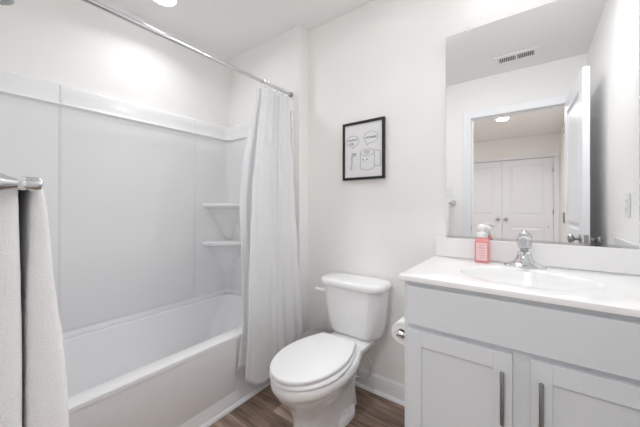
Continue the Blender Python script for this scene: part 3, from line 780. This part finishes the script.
def P(u, v):          # u,v in 0..1 of the framed face, v from the top
    return Vector((PX0+u*PW, YI, PZ1-v*PH))
def stroke(bm, pts, wd=0.0016, closed=False):
    pts = [P(*p) for p in pts]
    if closed: pts.append(pts[0]); pts.append(pts[1])
    for a, b in zip(pts[:-1], pts[1:]):
        d = (b-a); L = d.length
        if L < 1e-6: continue
        d /= L; nrm = Vector((-d.z, 0, d.x))*wd/2; e = d*wd*0.3
        q = [a-nrm-e, a+nrm-e, b+nrm+e, b-nrm+e]
        vs = [bm.verts.new(p + Vector((0, dy, 0))) for dy in (-0.0003, 0.0003) for p in q]
        for f in ((0,1,2,3),(7,6,5,4),(0,4,5,1),(1,5,6,2),(2,6,7,3),(3,7,4,0)): bm.faces.new([vs[i] for i in f])
def oval(cu, cv, a, b, a0=0, a1=360, n=32): return [(cu+a*math.cos(math.radians(a0+(a1-a0)*i/n)), cv+b*math.sin(math.radians(a0+(a1-a0)*i/n))) for i in range(n+1)]
bm = bmesh.new()
stroke(bm, oval(0.255, 0.325, 0.155, 0.092, 100, 440)); stroke(bm, [(0.228, 0.416), (0.262, 0.452), (0.285, 0.415)])
obj('speech_bubble', bm, M['ink'], pr); bm = bmesh.new()
stroke(bm, oval(0.690, 0.295, 0.165, 0.095, 130, 460)); stroke(bm, [(0.582, 0.367), (0.60, 0.425), (0.662, 0.389)])
obj('speech_bubble', bm, M['ink'], pr); bm = bmesh.new()
stroke(bm, [(0.235, 0.53), (0.22, 0.60), (0.20, 0.82), (0.225, 0.823), (0.245, 0.62), (0.262, 0.545), (0.235, 0.53)])
stroke(bm, [(0.262, 0.535), (0.33, 0.545), (0.335, 0.575), (0.262, 0.59)]); 
for k in range(4): stroke(bm, [(0.262+0.017*k+0.008, 0.54), (0.262+0.017*k+0.008, 0.582)], 0.001)
obj('toothbrush_drawing', bm, M['ink'], pr); bm = bmesh.new()
stroke(bm, oval(0.605, 0.545, 0.165, 0.055)); stroke(bm, oval(0.600, 0.54, 0.06, 0.022)); stroke(bm, oval(0.600, 0.54, 0.035, 0.012), 0.001)
stroke(bm, [(0.44, 0.545), (0.44, 0.79)]); stroke(bm, [(0.77, 0.545), (0.77, 0.79)]); stroke(bm, oval(0.605, 0.79, 0.165, 0.052, 0, 180))
stroke(bm, [(0.75, 0.515), (0.90, 0.545), (0.915, 0.79), (0.77, 0.775)])
for u in (0.505, 0.60): stroke(bm, oval(u, 0.665, 0.009, 0.008, n=8), 0.003)
stroke(bm, oval(0.55, 0.69, 0.018, 0.010, 10, 170, 8), 0.001)
obj('roll_drawing', bm, M['ink'], pr)
def text_mesh(body, size, loc, rot=0):
    cu = bpy.data.curves.new('t', 'FONT'); cu.body = body; cu.size = size; cu.align_x = 'CENTER'; cu.extrude = 0.0003; cu.offset = 0.0002
    to = bpy.data.objects.new('t', cu); C.objects.link(to); bpy.context.view_layer.update()
    me = bpy.data.meshes.new_from_object(to.evaluated_get(bpy.context.evaluated_depsgraph_get()))
    me.transform(Matrix.Translation(loc) @ Matrix.Rotation(rot, 4, 'Y') @ Matrix.Rotation(PI/2, 4, 'X'))
    bm = bmesh.new(); bm.from_mesh(me); bpy.data.objects.remove(to); bpy.data.curves.remove(cu); bpy.data.meshes.remove(me)
    return bm
for s, z, p in (('I HATE MY', 0.0155, P(0.25, 0.320)), ('JOB...', 0.0155, P(0.235, 0.382)), ('OH PLEASE', 0.0155, P(0.69, 0.312))):
    obj('lettering', text_mesh(s, z, p), M['ink'], pr)

# ---------------------------------------------------------------- toilet paper and holder
RC = Vector((-0.452, 0, 0.600))
ph = thing('paper_holder', 'chrome toilet paper holder on the side of the vanity', 'toilet paper holder', (-0.4, 1.25, 0.597))
for y in (1.192, 1.318):
    bm = bmesh.new(); lathe(bm, (VX0-0.0008, y, RC.z), (-1, 0, 0), [(0, 0.020), (0.004, 0.020), (0.008, 0.012), (0.040, 0.010), (0.048, 0.0125), (0.066, 0.0135), (0.071, 0.010), (0.073, 0.003)], 24)
    obj('post', bm, M['chrome'], ph, smooth=True)
bm = bmesh.new(); cyl(bm, (RC.x, 1.196, RC.z), (RC.x, 1.316, RC.z), 0.0085); obj('roller', bm, M['chrome'], ph, smooth=True)
tr = thing('toilet_paper', 'white toilet paper roll held beside the left side of the vanity', 'toilet paper', (RC.x, 1.255, RC.z-0.053))
bm = bmesh.new()
n = 48
def ring(r, y): return [(RC.x+r*math.cos(2*PI*i/n), y, RC.z-0.004+r*math.sin(2*PI*i/n)) for i in range(n)]
ra, rb_ = 0.0475, 0.0205
loft(bm, [ring(rb_, 1.208), ring(ra-0.002, 1.207), ring(ra, 1.210), ring(ra, 1.300), ring(ra-0.002, 1.303), ring(rb_, 1.302), ring(rb_, 1.208)], False, False)
bmesh.ops.remove_doubles(bm, verts=bm.verts, dist=1e-6)
obj('roll', bm, M['tissue'], tr, smooth=True)
bm = bmesh.new()
loft(bm, [ring(0.0202, 1.2065), ring(0.0202, 1.3035), ring(0.0187, 1.3035), ring(0.0187, 1.2065), ring(0.0202, 1.2065)], False, False)
bmesh.ops.remove_doubles(bm, verts=bm.verts, dist=1e-6)
obj('cardboard_tube', bm, M['card'], tr, smooth=True)

# ---------------------------------------------------------------- towel bar and towel by the door
BZ, BY, BX = 1.187, 0.090, -0.66
tbar = thing('towel_bar', 'chrome towel bar on the wall beside the doorway', 'towel bar', (-0.9, YF, BZ))
for x in (BX, -1.27):
    bm = bmesh.new(); lathe(bm, (x, YF+0.001, BZ), (0, 1, 0), [(0, 0.030), (0.008, 0.029), (0.014, 0.024), (0.05, 0.019), (0.068, 0.0155), (0.078, 0.011), (0.087, 0.0085), (0.091, 0.0105), (0.097, 0.0118), (0.108, 0.0118), (0.114, 0.0095), (0.117, 0.003)], 32)
    obj('post', bm, M['chrome'], tbar, smooth=True)
bm = bmesh.new(); cyl(bm, (BX, BY, BZ), (-1.27, BY, BZ), 0.0075, 20); obj('rail', bm, M['chrome'], tbar, smooth=True)

# towel: folded bath towel hung over the bar, seen end-on
def towel_loop(xk):
    n1 = noise.noise(Vector((xk*5, 1, 0)))*0.004
    zs = [0.60, 0.70, 0.80, 0.88, 0.96, 1.04, 1.10, 1.15]
    fr = [(0.150, 0.0905), (0.149, 0.0905), (0.146, 0.091), (0.140, 0.0915), (0.133, 0.092), (0.126, 0.093), (0.121, 0.0945), (0.115, 0.095)]
    bk = [(0.022, 0.0865), (0.021, 0.0865), (0.022, 0.086), (0.026, 0.0855), (0.030, 0.085), (0.036, 0.084), (0.043, 0.083), (0.050, 0.081)]
    L = []
    for k, z in enumerate(zs): L.append((fr[k][0] + 0.002*math.sin(23*z+xk*9) + n1, z))
    for a in (20, 50, 80, 110, 140, 165):
        r = 0.020; L.append((BY-0.003+r*math.cos(math.radians(a))*1.25, BZ-0.007+r*math.sin(math.radians(a))))
    for k in range(7, -1, -1): L.append((bk[k][0] + 0.001*math.sin(19*zs[k]+xk*7), zs[k]))
    for k in range(0, 8): L.append((bk[k][1], zs[k]))
    for a in (155, 130, 105, 75, 50, 25):
        r = 0.0095; L.append((BY+r*math.cos(math.radians(a)), BZ+r*math.sin(math.radians(a))))
    for k in range(7, -1, -1): L.append((fr[k][1], zs[k]))
    return L
bm = bmesh.new(); rings = []
xs = [(-0.682, 0.30), (-0.6835, 0.65), (-0.687, 0.88), (-0.693, 1.0)] + [(-0.70-0.03*i, 1.0) for i in range(15)] + [(-1.128, 0.88), (-1.131, 0.4)]
for x, k in xs:
    L = towel_loop(x); n = len(L)
    out = []
    for i, (y, z) in enumerate(L):
        # shrink towards the middle of the cloth thickness at the ends
        ym, zm = L[(n-1-i)] if n-1-i != i else (y, z)
        out.append((x + 0.0, y + (ym-y)*(1-k)*0.5, z + (zm-z)*(1-k)*0.5))
    rings.append(out)
RR = loft(bm, rings, False, False)
for Rg in (RR[0], RR[-1]):                      # close the near and far folds with strips across the cloth thickness
    n = len(Rg)
    for i in range(n//2-1): bm.faces.new((Rg[i], Rg[i+1], Rg[n-2-i], Rg[n-1-i]))
tow = obj('bath_towel', bm, M['towel'], None, smooth=True, subd=1)
tag(tow, 'thick white terry towel folded over the chrome bar by the doorway', 'towel')
dm = tow.modifiers.new('disp', 'DISPLACE'); tx = bpy.data.textures.new('terry_noise', 'CLOUDS'); tx.noise_scale = 0.03; tx.noise_depth = 2; dm.texture = tx; dm.strength = 0.0035; dm.mid_level = 0.5
tow.modifiers.move(1, 1)

# ---------------------------------------------------------------- switch and outlet
def rot_box(bm, c, hx, hy, hz): box(bm, c[0]-hx, c[0]+hx, c[1]-hy, c[1]+hy, c[2]-hz, c[2]+hz)
sw = thing('light_switch', 'white light switch plate above the towel bar post, seen in the mirror', 'light switch', (-0.70, YF, 1.30))
bm = bmesh.new(); rot_box(bm, (-0.70, YF+0.0035, 1.30), 0.035, 0.0025, 0.058); obj('plate', bm, M['plastic'], sw, bevel=0.002)
bm = bmesh.new(); rot_box(bm, (-0.70, YF+0.008, 1.30), 0.016, 0.002, 0.032); obj('rocker', bm, M['plastic'], sw, bevel=0.001)
ou = thing('power_outlet', 'white outlet plate on the right wall above the vanity, seen in the mirror', 'outlet', (XR, 1.25, 1.155))
bm = bmesh.new(); rot_box(bm, (XR-0.0035, 1.25, 1.155), 0.0025, 0.035, 0.058); obj('plate', bm, M['plastic'], ou, bevel=0.002)
bm = bmesh.new(); rot_box(bm, (XR-0.0075, 1.25, 1.155), 0.0015, 0.017, 0.034); f_ = obj('socket_face', bm, M['plastic'], ou, bevel=0.001)
for z in (1.135, 1.175):
    for dy in (-0.006, 0.006):
        bm = bmesh.new(); rot_box(bm, (XR-0.0092, 1.25+dy, z), 0.0003, 0.001, 0.004)
        obj('slot', bm, M['slot'], f_)
